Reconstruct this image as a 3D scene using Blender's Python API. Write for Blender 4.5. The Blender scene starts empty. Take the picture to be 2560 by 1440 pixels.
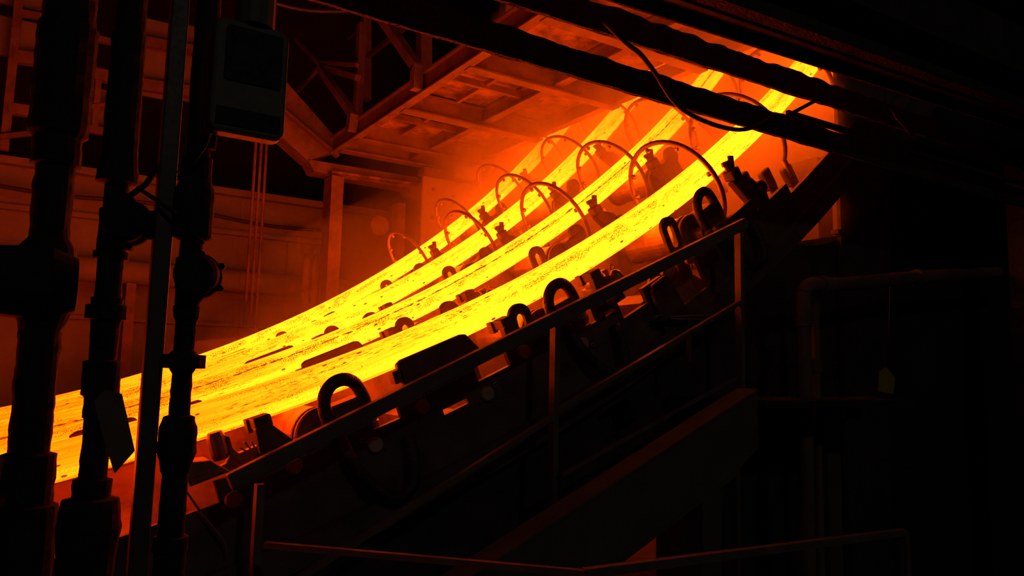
import bpy, bmesh, math, random
from mathutils import Vector, Matrix, noise

# ------------------------------------------------------------------ camera, world, light, exposure
scene = bpy.context.scene
col = scene.collection
CAM_POS = (0.0, 0.0, 3.0)
YAW, PITCH, ROLL, F_PX = math.radians(33.0), math.radians(6.5), math.radians(1.3), 1900.0
fwd = Vector((math.sin(YAW)*math.cos(PITCH), math.cos(YAW)*math.cos(PITCH), math.sin(PITCH)))
rt0 = Vector((math.cos(YAW), -math.sin(YAW), 0)); up0 = rt0.cross(fwd)
rt = rt0*math.cos(ROLL) + up0*math.sin(ROLL); up = rt.cross(fwd)
cam_data = bpy.data.cameras.new('camera'); cam = bpy.data.objects.new('camera', cam_data); col.objects.link(cam)
m3 = Matrix((rt, up, -fwd)).transposed(); cam.matrix_world = Matrix.Translation(CAM_POS) @ m3.to_4x4()
cam_data.sensor_fit = 'HORIZONTAL'; cam_data.sensor_width = 36.0; cam_data.lens = 36.0*F_PX/2560.0
cam_data.clip_start = 0.05; cam_data.clip_end = 200
scene.camera = cam
world = bpy.data.worlds.new('hall_darkness'); scene.world = world; world.use_nodes = True
bg = world.node_tree.nodes['Background']; bg.inputs[0].default_value = (0.5, 0.42, 0.4, 1); bg.inputs[1].default_value = 0.0012
vs = scene.view_settings; vs.view_transform = 'Standard'; vs.look = 'None'; vs.exposure = 0.2; vs.gamma = 1.0; vs.use_curve_mapping = False
scene.cycles.use_denoising = True; scene.cycles.use_adaptive_sampling = True; scene.cycles.adaptive_threshold = 0.07
scene.cycles.max_bounces = 4; scene.cycles.diffuse_bounces = 3; scene.cycles.glossy_bounces = 3; scene.cycles.volume_bounces = 1
scene.cycles.volume_step_rate = 2.0
scene.cycles.sample_clamp_indirect = 6.0
# the hall's own dim high-bay lamp, far behind the photographer
lamp_d = bpy.data.lights.new('high_bay_light', 'POINT'); lamp_d.energy = 60; lamp_d.color = (1.0, 0.9, 0.72); lamp_d.shadow_soft_size = 0.25
lamp_o = bpy.data.objects.new('high_bay_light', lamp_d); col.objects.link(lamp_o); lamp_o.location = (0.5, -7.0, 8.6)

# ------------------------------------------------------------------ materials
MATS = {}
def nodes_of(name):
    m = bpy.data.materials.new(name); m.use_nodes = True; nt = m.node_tree
    for n in list(nt.nodes): nt.nodes.remove(n)
    return m, nt, nt.nodes.new, nt.links.new
def mat(name, c1, c2, rough=0.65, metal=0.0, scale=6.0, bump=0.15, detail=3.0, contrast=(0.35, 0.7), fine=70.0):
    m, nt, N, L = nodes_of(name)
    out = N('ShaderNodeOutputMaterial'); b = N('ShaderNodeBsdfPrincipled'); L(b.outputs[0], out.inputs[0])
    tc = N('ShaderNodeTexCoord'); geo = N('ShaderNodeNewGeometry')
    n1 = N('ShaderNodeTexNoise'); n1.inputs['Scale'].default_value = scale; n1.inputs['Detail'].default_value = detail; n1.inputs['Roughness'].default_value = 0.65
    L(geo.outputs['Position'], n1.inputs['Vector'])
    r = N('ShaderNodeValToRGB'); L(n1.outputs[0], r.inputs[0])
    r.color_ramp.elements[0].position = contrast[0]; r.color_ramp.elements[1].position = contrast[1]
    r.color_ramp.elements[0].color = (*c1, 1); r.color_ramp.elements[1].color = (*c2, 1)
    L(r.outputs[0], b.inputs['Base Color'])
    n2 = N('ShaderNodeTexNoise'); n2.inputs['Scale'].default_value = fine; n2.inputs['Detail'].default_value = 1; L(geo.outputs['Position'], n2.inputs['Vector'])
    if bump >= 0.3:
        bp = N('ShaderNodeBump'); bp.inputs['Strength'].default_value = bump; bp.inputs['Distance'].default_value = 0.02; L(n2.outputs[0], bp.inputs['Height'])
        L(bp.outputs[0], b.inputs['Normal'])
    mr = N('ShaderNodeMapRange'); mr.inputs[3].default_value = rough-0.12; mr.inputs[4].default_value = rough+0.15; L(n2.outputs[0], mr.inputs[0]); L(mr.outputs[0], b.inputs['Roughness'])
    b.inputs['Metallic'].default_value = metal
    MATS[name] = m
    return m
mat('machine_steel', (0.075, 0.062, 0.055), (0.17, 0.14, 0.12), 0.6, 0.15, 7, 0.25)
mat('guide_steel', (0.12, 0.10, 0.09), (0.26, 0.21, 0.18), 0.6, 0.1, 6, 0.25)
mat('dark_steel', (0.045, 0.04, 0.038), (0.10, 0.09, 0.085), 0.55, 0.2, 5, 0.2)
mat('black_pipe', (0.012, 0.011, 0.011), (0.026, 0.024, 0.023), 0.85, 0.0, 14, 0.2)
mat('post_paint', (0.07, 0.068, 0.062), (0.11, 0.105, 0.095), 0.5, 0.0, 8, 0.1)
mat('box_paint', (0.10, 0.105, 0.085), (0.15, 0.155, 0.125), 0.6, 0.0, 9, 0.1)
mat('box_window', (0.008, 0.008, 0.008), (0.014, 0.014, 0.013), 0.7, 0.0, 9, 0.02)
mat('rusty_plate', (0.10, 0.065, 0.045), (0.42, 0.29, 0.20), 0.7, 0.0, 3.2, 0.6, 5.0, (0.38, 0.62), 40)
mat('platform_steel', (0.13, 0.09, 0.065), (0.24, 0.165, 0.12), 0.7, 0.0, 4, 0.2, 3.0)
mat('panel_steel', (0.44, 0.38, 0.33), (0.56, 0.49, 0.43), 0.6, 0.0, 1.6, 0.12)
mat('wall_plaster', (0.18, 0.175, 0.16), (0.27, 0.26, 0.24), 0.85, 0.0, 0.9, 0.2, 4.0)
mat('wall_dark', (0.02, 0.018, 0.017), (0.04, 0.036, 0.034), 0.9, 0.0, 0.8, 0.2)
mat('floor_concrete', (0.10, 0.085, 0.075), (0.17, 0.15, 0.13), 0.85, 0.0, 1.1, 0.3)
mat('spray_pipe', (0.22, 0.18, 0.15), (0.36, 0.30, 0.25), 0.45, 0.35, 12, 0.1)
mat('roller_steel', (0.20, 0.16, 0.14), (0.34, 0.28, 0.24), 0.4, 0.4, 10, 0.12)
mat('rubber_hose', (0.03, 0.027, 0.026), (0.07, 0.06, 0.055), 0.55, 0.0, 20, 0.3)
mat('bright_steel', (0.32, 0.28, 0.26), (0.45, 0.40, 0.37), 0.4, 0.5, 15, 0.05)
mat('pin_steel', (0.45, 0.42, 0.40), (0.55, 0.52, 0.50), 0.5, 0.3, 15, 0.1)
mat('paper_tag', (0.20, 0.14, 0.11), (0.26, 0.19, 0.15), 0.8, 0.0, 9, 0.03)
mat('yellow_tag', (0.45, 0.33, 0.05), (0.55, 0.42, 0.08), 0.7, 0.0, 9, 0.03)
mat('stringer_paint', (0.10, 0.10, 0.085), (0.15, 0.145, 0.125), 0.65, 0.0, 5, 0.15)
mat('cable_jacket', (0.035, 0.03, 0.028), (0.06, 0.055, 0.05), 0.6, 0.0, 20, 0.1)
mat('crusted_beam', (0.03, 0.025, 0.022), (0.07, 0.055, 0.045), 0.85, 0.0, 9, 0.7)

mat('rail_steel', (0.14, 0.12, 0.105), (0.22, 0.19, 0.17), 0.5, 0.1, 8, 0.1)
def thin_paper():
    m, nt, N, L = nodes_of('paper_tag'); out = N('ShaderNodeOutputMaterial'); d = N('ShaderNodeBsdfDiffuse'); t = N('ShaderNodeBsdfTranslucent'); x = N('ShaderNodeMixShader')
    n = N('ShaderNodeTexNoise'); n.inputs['Scale'].default_value = 14; geo = N('ShaderNodeNewGeometry'); L(geo.outputs['Position'], n.inputs['Vector'])
    r = N('ShaderNodeValToRGB'); L(n.outputs[0], r.inputs[0]); r.color_ramp.elements[0].color = (.16, .13, .11, 1); r.color_ramp.elements[1].color = (.26, .22, .19, 1)
    L(r.outputs[0], d.inputs[0]); t.inputs[0].default_value = (.16, .15, .14, 1); x.inputs[0].default_value = .12; L(d.outputs[0], x.inputs[1]); L(t.outputs[0], x.inputs[2]); L(x.outputs[0], out.inputs[0]); MATS['paper_tag'] = m
thin_paper()
def billet_material(name, seed, seam):
    """red-hot steel: emission by temperature (cooler towards the run-out), dark oxide specks, streaks and a ragged seam"""
    m, nt, N, L = nodes_of(name)
    out = N('ShaderNodeOutputMaterial'); em = N('ShaderNodeEmission'); L(em.outputs[0], out.inputs[0])
    uv = N('ShaderNodeUVMap'); uv.uv_map = 'UVMap'; sep = N('ShaderNodeSeparateXYZ'); L(uv.outputs[0], sep.inputs[0])
    u, v = sep.outputs[0], sep.outputs[1]
    def math_(op, a, b=None, c=None):
        n = N('ShaderNodeMath'); n.operation = op
        for i, x in enumerate((a, b, c)):
            if x is None: continue
            if isinstance(x, (int, float)): n.inputs[i].default_value = x
            else: L(x, n.inputs[i])
        return n.outputs[0]
    def vec(su, sv, off=0.0):
        n = N('ShaderNodeCombineXYZ'); L(math_('MULTIPLY', u, su), n.inputs[0]); L(math_('MULTIPLY', v, sv), n.inputs[1]); n.inputs[2].default_value = seed*7.3+off
        return n.outputs[0]
    def noise_(su, sv, detail=3.0, off=0.0, rough=0.55):
        n = N('ShaderNodeTexNoise'); n.inputs['Scale'].default_value = 1.0; n.inputs['Detail'].default_value = detail; n.inputs['Roughness'].default_value = rough
        L(vec(su, sv, off), n.inputs['Vector']); return n.outputs[0]
    def voro(su, sv, off=0.0):
        n = N('ShaderNodeTexVoronoi'); n.inputs['Scale'].default_value = 1.0; L(vec(su, sv, off), n.inputs['Vector'])
        return n.outputs['Distance'], n.outputs['Color']
    def smooth(x, lo, hi):
        n = N('ShaderNodeMapRange'); n.interpolation_type = 'SMOOTHSTEP'; n.inputs[1].default_value = lo; n.inputs[2].default_value = hi; L(x, n.inputs[0]); return n.outputs[0]
    # temperature along the strand (u in metres of arc) and round it
    temp = smooth(u, 2.6, 5.2)
    side = math_('SUBTRACT', 1.0, smooth(math_('ADD', v, math_('MULTIPLY_ADD', noise_(1.3, 5, 1, 14.0), 0.05, -0.025)), 0.022, 0.062))
    temp2 = math_('ADD', math_('MULTIPLY', temp, 0.62), math_('MULTIPLY_ADD', side, 0.26, 0.08))
    mott = noise_(2.2, 26, 2, 1.0)
    streak = noise_(1.1, 75, 2, 2.0)
    temp3 = math_('ADD', temp2, math_('MULTIPLY', math_('SUBTRACT', mott, 0.5), 0.5))
    temp3 = math_('ADD', temp3, math_('MULTIPLY', math_('SUBTRACT', streak, 0.5), 0.6))
    ramp = N('ShaderNodeValToRGB'); L(temp3, ramp.inputs[0]); e = ramp.color_ramp.elements
    e[0].position = 0.0; e[0].color = (0.55, 0.016, 0.0, 1); e[1].position = 1.0; e[1].color = (1.0, 0.086, 0.0016, 1)
    k = e.new(0.35); k.color = (0.8, 0.036, 0.0004, 1); k = e.new(0.65); k.color = (0.95, 0.064, 0.0009, 1)
    # oxide specks: fine dots in clustered bands, a few large spots
    d1, c1 = voro(125, 185, 3.0); band = noise_(0.8, 22, 1, 4.0); clus = noise_(7, 16, 1, 5.0)
    thr = math_('MULTIPLY', math_('MULTIPLY', smooth(band, 0.39, 0.57), smooth(clus, 0.32, 0.56)), 0.44)
    dots = math_('LESS_THAN', d1, math_('MULTIPLY', thr, math_('MULTIPLY_ADD', side, -0.5, 1.0)))
    d2, c2 = voro(11, 26, 6.0); sc = N('ShaderNodeSeparateColor'); L(c2, sc.inputs[0])
    spots = math_('MULTIPLY', math_('LESS_THAN', d2, 0.17), math_('GREATER_THAN', sc.outputs[0], 0.80))
    lines = math_('MULTIPLY', math_('GREATER_THAN', noise_(20, 300, 1, 8.0), 0.635), smooth(noise_(1.5, 14, 0, 9.0), 0.45, 0.6))
    cr = math_('MULTIPLY', math_('LESS_THAN', math_('ABSOLUTE', math_('SUBTRACT', noise_(60, 75, 0, 11.0), 0.5)), 0.010), math_('GREATER_THAN', noise_(2.5, 12, 0, 12.0), 0.6))
    wob = math_('MULTIPLY_ADD', noise_(9, 0, 3, 10.0, 0.7), 0.02, seam[0]-0.01)
    wid = math_('MULTIPLY_ADD', noise_(26, 0, 1, 13.0), 0.016, seam[1]-0.008)
    sm = math_('LESS_THAN', math_('ABSOLUTE', math_('SUBTRACT', v, wob)), wid)
    dark = math_('MAXIMUM', math_('MAXIMUM', dots, spots), math_('MAXIMUM', math_('MAXIMUM', lines, cr), sm))
    mix = N('ShaderNodeMix'); mix.data_type = 'RGBA'; L(dark, mix.inputs[0]); L(ramp.outputs[0], mix.inputs[6]); mix.inputs[7].default_value = (0.026, 0.0034, 0.0, 1)
    L(mix.outputs[2], em.inputs[0]); em.inputs[1].default_value = 15.0
    MATS[name] = m

# ------------------------------------------------------------------ mesh helpers
WLOC = {}
class MB:
    """collects world-space geometry, then becomes ONE mesh object"""
    def __init__(s): s.v = []; s.f = []; s.smooth = []
    def add(s, verts, faces, smooth=False):
        o = len(s.v); s.v += [Vector(p) for p in verts]
        for fc in faces: s.f.append([i+o for i in fc]); s.smooth.append(smooth)
        return s
    def hexa(s, p):   # 8 points: bottom loop 0-3, top loop 4-7
        return s.add(p, [(3,2,1,0),(4,5,6,7),(0,1,5,4),(1,2,6,5),(2,3,7,6),(3,0,4,7)])
    def box(s, a, b):
        (x0,y0,z0),(x1,y1,z1) = [[min(a[i],b[i]) for i in range(3)],[max(a[i],b[i]) for i in range(3)]]
        return s.hexa([(x0,y0,z0),(x1,y0,z0),(x1,y1,z0),(x0,y1,z0),(x0,y0,z1),(x1,y0,z1),(x1,y1,z1),(x0,y1,z1)])
    def bar(s, a, b, w, h, upv=(0,0,1)):   # rectangular bar from a to b: w sideways, h along up
        a, b = Vector(a), Vector(b); d = (b-a).normalized(); sd = d.cross(Vector(upv))
        if sd.length < 1e-4: sd = d.cross(Vector((1,0,0)))
        sd.normalize(); u = sd.cross(d)
        P = []
        for c in (a, b):
            P += [c - sd*w/2 - u*h/2, c + sd*w/2 - u*h/2, c + sd*w/2 + u*h/2, c - sd*w/2 + u*h/2]
        return s.add(P, [(0,1,2,3),(7,6,5,4),(0,4,5,1),(1,5,6,2),(2,6,7,3),(3,7,4,0)])
    def prism(s, pts, off):   # planar polygon (list of 3d points) extruded by vector off
        n = len(pts); off = Vector(off); A = [Vector(p) for p in pts]
        nrm = Vector((0,0,0))
        for i in range(n): nrm += (A[i]-A[0]).cross(A[(i+1) % n]-A[0])
        if nrm.dot(off) > 0: A.reverse()
        B = [p+off for p in A]
        fs = [tuple(range(n)), tuple(range(2*n-1, n-1, -1))]
        for i in range(n): j = (i+1) % n; fs.append((i, n+i, n+j, j))
        return s.add(A+B, fs)
    def strip(s, low, high, off):   # wall between two polylines, extruded by off: quads, safe for curved plates
        n = len(low); off = Vector(off); lo = [Vector(p) for p in low]; hi = [Vector(p) for p in high]
        V = lo + hi + [p+off for p in lo] + [p+off for p in hi]; F = []
        for i in range(n-1):
            F += [(i, i+1, n+i+1, n+i), (2*n+i, 3*n+i, 3*n+i+1, 2*n+i+1), (n+i, n+i+1, 3*n+i+1, 3*n+i), (i, 2*n+i, 2*n+i+1, i+1)]
        F += [(0, n, 3*n, 2*n), (n-1, 3*n-1, 4*n-1, 2*n-1)]
        return s.add(V, F)
    def tube(s, pts, r, n=10, closed=False, cap=True):
        P = [Vector(p) for p in pts]; m = len(P); rr = r if isinstance(r, (list, tuple)) else [r]*m
        ref = None; V = []; F = []
        for i in range(m):
            if closed: t = P[(i+1) % m]-P[i-1]
            else: t = P[min(i+1, m-1)]-P[max(i-1, 0)]
            t.normalize()
            if ref is None:
                ref = t.cross(Vector((0,0,1)))
                if ref.length < 0.05: ref = t.cross(Vector((1,0,0)))
            ref = (ref - t*ref.dot(t)).normalized(); bi = t.cross(ref)
            for k in range(n):
                a = 2*math.pi*k/n; V.append(P[i] + (ref*math.cos(a)+bi*math.sin(a))*rr[i])
        for i in range(m if closed else m-1):
            j = (i+1) % m
            for k in range(n):
                q = (k+1) % n; F.append((i*n+k, i*n+q, j*n+q, j*n+k))
        s.add(V, F, True)
        if cap and not closed:
            o = len(s.v)-m*n; s.f.append([o+k for k in range(n-1, -1, -1)]); s.smooth.append(False)
            s.f.append([o+(m-1)*n+k for k in range(n)]); s.smooth.append(False)
        return s
    def lathe(s, base, axis, prof, n=20, smooth=True):   # prof: (distance along axis, radius)
        base, axis = Vector(base), Vector(axis).normalized(); ref = axis.cross(Vector((0,0,1)))
        if ref.length < 0.05: ref = axis.cross(Vector((1,0,0)))
        ref.normalize(); bi = axis.cross(ref); V = []; F = []; m = len(prof)
        for h, r in prof:
            for k in range(n):
                a = 2*math.pi*k/n; V.append(base+axis*h+(ref*math.cos(a)+bi*math.sin(a))*max(r, 1e-4))
        for i in range(m-1):
            for k in range(n):
                q = (k+1) % n; F.append((i*n+k, i*n+q, (i+1)*n+q, (i+1)*n+k))
        F.append(tuple(range(n-1, -1, -1))); F.append(tuple((m-1)*n+k for k in range(n)))
        return s.add(V, F, False)
    def build(s, name, material, parent=None, bevel=0.0, base=None):
        lo = [min(p[i] for p in s.v) for i in range(3)]; hi = [max(p[i] for p in s.v) for i in range(3)]
        c = Vector(base) if base else Vector(((lo[0]+hi[0])/2, (lo[1]+hi[1])/2, lo[2]))
        me = bpy.data.meshes.new(name); me.from_pydata([p-c for p in s.v], [], s.f); me.update()
        me.polygons.foreach_set('use_smooth', s.smooth)
        bm = bmesh.new(); bm.from_mesh(me); bmesh.ops.recalc_face_normals(bm, faces=bm.faces); bm.to_mesh(me); bm.free()
        o = bpy.data.objects.new(name, me); col.objects.link(o); me.materials.append(MATS[material])
        place(o, c, parent)
        if bevel:
            b = o.modifiers.new('bevel', 'BEVEL'); b.width = bevel; b.segments = 2; b.limit_method = 'ANGLE'; b.angle_limit = math.radians(40)
        return o
def place(o, world_loc, parent):
    wl = Vector(world_loc); WLOC[o.name] = wl
    if parent is not None: o.parent = parent; o.location = wl - WLOC[parent.name]
    else: o.location = wl
def tag(o, label=None, cat=None, group=None, kind=None):
    if label: o['label'] = label
    if cat: o['category'] = cat
    if group: o['group'] = group
    if kind: o['kind'] = kind
    return o
def thing(name, base, label, cat, group=None):
    o = bpy.data.objects.new(name, None); col.objects.link(o); o.empty_display_size = 0.1; place(o, base, None)
    return tag(o, label, cat, group)
def struct(mb, name, material, label=None, parent=None, bevel=0):
    o = mb.build(name, material, parent, bevel)
    if parent is None: tag(o, label, None, None, 'structure')
    return o
def curve_pts(pts, n=8):   # Catmull-Rom through points
    P = [Vector(p) for p in pts]; P = [P[0]*2-P[1]] + P + [P[-1]*2-P[-2]]; out = []
    for i in range(1, len(P)-2):
        for k in range(n):
            t = k/n; a, b, c, d = P[i-1:i+3]
            out.append(0.5*((2*b)+(c-a)*t+(2*a-5*b+4*c-d)*t*t+(3*b-a-3*c+d)*t**3))
    out.append(P[-2]); return out
def rough_bar(mb, a, b, w, h, amp, seg, seed):   # crusted beam: rectangular section with a lumpy top
    a, b = Vector(a), Vector(b); d = (b-a).normalized(); sd = d.cross(Vector((0,0,1))).normalized(); u = sd.cross(d); V = []; F = []
    L_ = (b-a).length
    for i in range(seg+1):
        c = a+(b-a)*(i/seg); k = []
        for (sx, sz) in ((-1,-1),(1,-1),(1,0),(1,1),(0,1),(-1,1),(-1,0)):
            q = c+sd*sx*w/2+u*sz*h/2
            nn = noise.noise(Vector((i/seg*L_*9, sx*2.1+seed, sz*1.7)))
            q = q + u*nn*amp*(1 if sz > 0 else 0.35)
            k.append(q)
        V += k
    n = 7
    for i in range(seg):
        for k in range(n): F.append((i*n+k, i*n+(k+1) % n, (i+1)*n+(k+1) % n, (i+1)*n+k))
    F.append(tuple(range(n))); F.append(tuple(seg*n+k for k in range(n-1, -1, -1)))
    return mb.add(V, F)
def ibeam(mb, a, b, w, h, t=0.02, upv=(0,0,1)):
    a, b = Vector(a), Vector(b); d = (b-a).normalized(); sd = d.cross(Vector(upv)).normalized(); u = sd.cross(d)
    mb.bar(a+u*(h/2-t/2), b+u*(h/2-t/2), w, t, upv); mb.bar(a-u*(h/2-t/2), b-u*(h/2-t/2), w, t, upv); mb.bar(a, b, t, h-2*t, upv)
    return mb
def rbox2d(cx, cy, w, h, r, n=4):   # rounded rectangle outline
    out = []
    for (sx, sy, a0) in ((1,1,0),(-1,1,90),(-1,-1,180),(1,-1,270)):
        for k in range(n+1):
            a = math.radians(a0+90*k/n); out.append((cx+sx*(w/2-r)+r*math.cos(a), cy+sy*(h/2-r)+r*math.sin(a)))
    return out

# ------------------------------------------------------------------ the caster's polar frame: th = angle on the casting arc, off = metres below the strand's underside
ARC_X, ARC_Z, ARC_R, STRAND_Y, PITCH_Y, BILLET = -2.481, 12.885, 10.699, 3.62, 1.40, 0.152
def G(th, off, y):
    a = math.radians(th); return Vector((ARC_X+(ARC_R+off)*math.sin(a), y, ARC_Z-(ARC_R+off)*math.cos(a)))
def NRM(th): a = math.radians(th); return Vector((-math.sin(a), 0, math.cos(a)))
def TAN(th): a = math.radians(th); return Vector((math.cos(a), 0, math.sin(a)))
def arange(a, b, step):
    n = max(1, int(round((b-a)/step))); return [a+(b-a)*i/n for i in range(n+1)]
def arc_plate(mb, th0, th1, off_lo, off_hi, y, thick, step=1.0):
    T = arange(th0, th1, step); return mb.strip([G(t, off_lo, y) for t in T], [G(t, off_hi, y) for t in T], (0, thick, 0))
def poly_plate(mb, pts, y, thick):   # pts: (th, off)
    return mb.prism([G(t, o, y) for t, o in pts], (0, thick, 0))
WHICH = ('nearest', 'second nearest', 'third nearest', 'farthest')

# ================================================================== THE HALL
struct(MB().box((-9, -10, -0.2), (16, 16, 0.0)), 'floor', 'floor_concrete', 'dark concrete hall floor far below the strands')
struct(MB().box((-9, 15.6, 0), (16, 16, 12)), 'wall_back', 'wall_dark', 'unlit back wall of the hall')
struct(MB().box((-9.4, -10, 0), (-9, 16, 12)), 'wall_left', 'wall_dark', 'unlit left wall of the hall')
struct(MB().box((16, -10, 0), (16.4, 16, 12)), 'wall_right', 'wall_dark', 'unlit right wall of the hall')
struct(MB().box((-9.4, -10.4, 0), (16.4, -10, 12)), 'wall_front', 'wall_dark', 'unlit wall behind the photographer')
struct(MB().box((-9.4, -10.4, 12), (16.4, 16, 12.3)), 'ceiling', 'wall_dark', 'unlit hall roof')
t = thing('high_bay_lamp', (0.5, -7.0, 8.75), 'dim high bay lamp hanging behind the photographer', 'lamp')
MB().lathe((0.5, -7, 8.75), (0, 0, 1), [(0, .34), (.05, .33), (.3, .12), (.45, .1)], 20).build('shade', 'dark_steel', t)
MB().tube([(0.5, -7, 9.2), (0.5, -7, 12)], .012, 6).build('stem', 'dark_steel', t)

# red-lit girder wall behind the strands on the left
gw = MB().box((-6, 12.0, 0), (9.5, 12.4, 5.65))
gw_o = struct(gw, 'wall_girder', 'wall_plaster', 'red-lit low wall behind the strands')
for z, h, d in ((5.62, .10, .16), (3.62, .05, .12), (5.02, .07, .10)):
    MB().box((-6, 12-d, z), (9.5, 12.0, z+h)).build('ledge', 'wall_plaster', gw_o)
for x in (-3.5, -1.2, 1.15, 3.5, 5.8):
    MB().box((x, 11.93, 0), (x+.12, 12.0, 5.0)).build('pilaster', 'wall_plaster', gw_o)
t = thing('header_pipe', (1, 11.5, 4.1), 'thick horizontal pipe running along the low back wall', 'pipe')
MB().tube([(-6, 11.6, 4.28), (9.4, 11.6, 4.28)], .17, 18).build('pipe_run', 'wall_plaster', t)
for x in (-2.2, .9, 4.0, 7.0):
    MB().lathe((x, 11.6, 4.28), (1, 0, 0), [(0, .2), (.05, .2)], 18).build('flange', 'platform_steel', t)
    MB().box((x+.3, 11.45, 0), (x+.42, 11.75, 4.12)).build('pipe_support', 'platform_steel', t)
t = tag(MB().tube(curve_pts([(-1.2, 11.75, 5.35), (.2, 11.7, 5.25), (1.6, 11.7, 5.3), (3.0, 11.75, 5.2), (4.2, 11.85, 5.25)], 6), .03, 6).build('sagging_cable', 'cable_jacket'), 'black cable sagging along the low back wall', 'cable')
t = thing('wall_lamp', (1.05, 11.36, 3.92), 'small pale bulkhead lamp under the back wall pipe', 'lamp')
MB().lathe((1.05, 11.4, 3.95), (1, 0, 0), [(-.1, .02), (-.06, .045), (.06, .045), (.1, .02)], 10).build('lens', 'bright_steel', t)
MB().box((.98, 11.4, 3.96), (1.12, 11.46, 4.15)).build('bracket', 'platform_steel', t)

# cladding and frames in the upper left, beyond the pipes
t = thing('cladding_bay', (0.3, 12.0, 5.8), 'red-lit cladding bay with window frames above the low wall', 'cladding')
for (x0, x1, z0, z1) in ((-.9, .42, 7.68, 9.2), (1.16, 1.52, 6.82, 7.95), (1.54, 1.9, 6.86, 8.0), (-.95, .1, 6.98, 7.5), (.6, .92, 6.2, 6.78)):
    MB().box((x0, 11.6, z0), (x1, 11.66, z1)).build('cladding_panel', 'wall_plaster', t)
for (a, b, w, h) in (((-.32, 11.5, 5.7), (-.32, 11.5, 9.4), .1, .1), ((-.32, 11.5, 7.55), (.3, 11.5, 7.6), .08, .08), ((-.32, 11.5, 6.95), (.3, 11.5, 7.0), .12, .16), ((-.32, 11.5, 6.25), (.2, 11.5, 6.28), .12, .14),
                     ((1.1, 11.5, 7.55), (1.95, 11.5, 7.6), .1, .14), ((1.1, 11.5, 6.92), (1.95, 11.5, 6.97), .12, .16), ((.9, 11.45, 6.15), (.9, 11.45, 7.45), .09, .09), ((.6, 11.45, 7.42), (.9, 11.45, 7.42), .08, .08), ((.55, 11.45, 6.92), (.95, 11.45, 6.92), .12, .16),
                     ((.66, 11.45, 6.15), (.66, 11.45, 6.9), .07, .07), ((.45, 11.42, 6.4), (1.0, 11.42, 6.6), .05, .05), ((.5, 11.45, 6.15), (.95, 11.45, 6.15), .08, .1), ((-.4, 11.42, 5.84), (.15, 11.42, 6.02), .06, .06), ((1.98, 11.6, 5.65), (1.98, 11.6, 9.4), .08, .08), ((.96, 11.58, 5.65), (.96, 11.58, 9.4), .07, .07)):
    MB().bar(a, b, w, h).build('frame_member', 'platform_steel', t)

# ================================================================== OVERHEAD WORKING PLATFORM (underside z = 5.9)
PX0, PX1, PZ = 3.33, 5.15, 5.92
t = thing('working_platform', (3.33, 9.4, 5.6), 'rusty overhead platform of plates and beams above the strands', 'platform')
ys = [4.0, 4.75, 5.98, 7.40, 8.70, 9.3]
for i in range(len(ys)-1):
    for (xa, xb) in ((PX0+.1, 4.36), (4.36, PX1)):
        zz = PZ+.12+random.Random(i*7+int(xa*3)).uniform(0, .05)
        MB().box((xa+.015, ys[i]+.02, zz), (xb-.015, ys[i+1]-.02, zz+.02)).build('deck_plate', 'rusty_plate', t)
for y in ys:
    ibeam(MB(), (PX0, y, PZ+.02), (PX1, y, PZ+.02), .12 if y not in (7.40, 9.3) else .16, .22).build('floor_beam', 'platform_steel', t)
for x in (4.36, PX1):
    ibeam(MB(), (x, 4.0, PZ+.05), (x, 9.3, PZ+.05), .1, .16).build('floor_joist', 'platform_steel', t)
for i, y in enumerate((6.6, 8.05)):
    MB().bar((PX0+.1, y, PZ+.07), (4.36, y, PZ+.07), .05, .07).build('stiffener', 'platform_steel', t)
    MB().bar((3.9, y-.6, PZ+.09), (3.9, y+.6, PZ+.09), .04, .05).build('stiffener', 'platform_steel', t)
g = MB(); ibeam(g, (PX0-.02, 4.0, PZ+.03), (PX0-.02, 9.5, PZ+.03), .10, .22, .02); g.build('edge_girder', 'platform_steel', t)
# truss railing standing on the platform's edge
tr = thing('platform_truss', (3.35, 8.0, 6.25), 'open truss of posts and diagonals along the platform edge', 'truss')
for (a, b, w) in (((3.220, 8.650, 5.898), (3.220, 8.584, 6.106), .11), ((3.220, 8.581, 6.080), (3.220, 9.960, 7.153), .09), ((3.220, 6.844, 5.868), (3.220, 6.847, 6.125), .1), ((3.220, 6.846, 6.112), (3.220, 7.825, 7.030), .1),
                  ((3.500, 9.190, 6.256), (3.500, 9.180, 7.565), .1), ((4.000, 10.188, 6.936), (4.000, 10.342, 8.285), .12), ((3.250, 10.002, 7.186), (3.374, 8.900, 6.701), .08), ((3.250, 10.064, 7.265), (3.355, 8.900, 6.866), .05),
                  ((3.200, 11.113, 7.980), (3.220, 10.021, 7.231), .05), ((3.220, 10.012, 7.170), (3.200, 10.861, 7.094), .045), ((4.000, 10.264, 7.602), (4.000, 8.948, 7.560), .06), ((4.400, 12.173, 8.717), (4.400, 11.110, 8.673), .03), ((4.200, 8.691, 6.749), (4.200, 8.758, 7.598), .16)):
    MB().bar(a, b, w, w).build('truss_member', 'platform_steel', tr)
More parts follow.
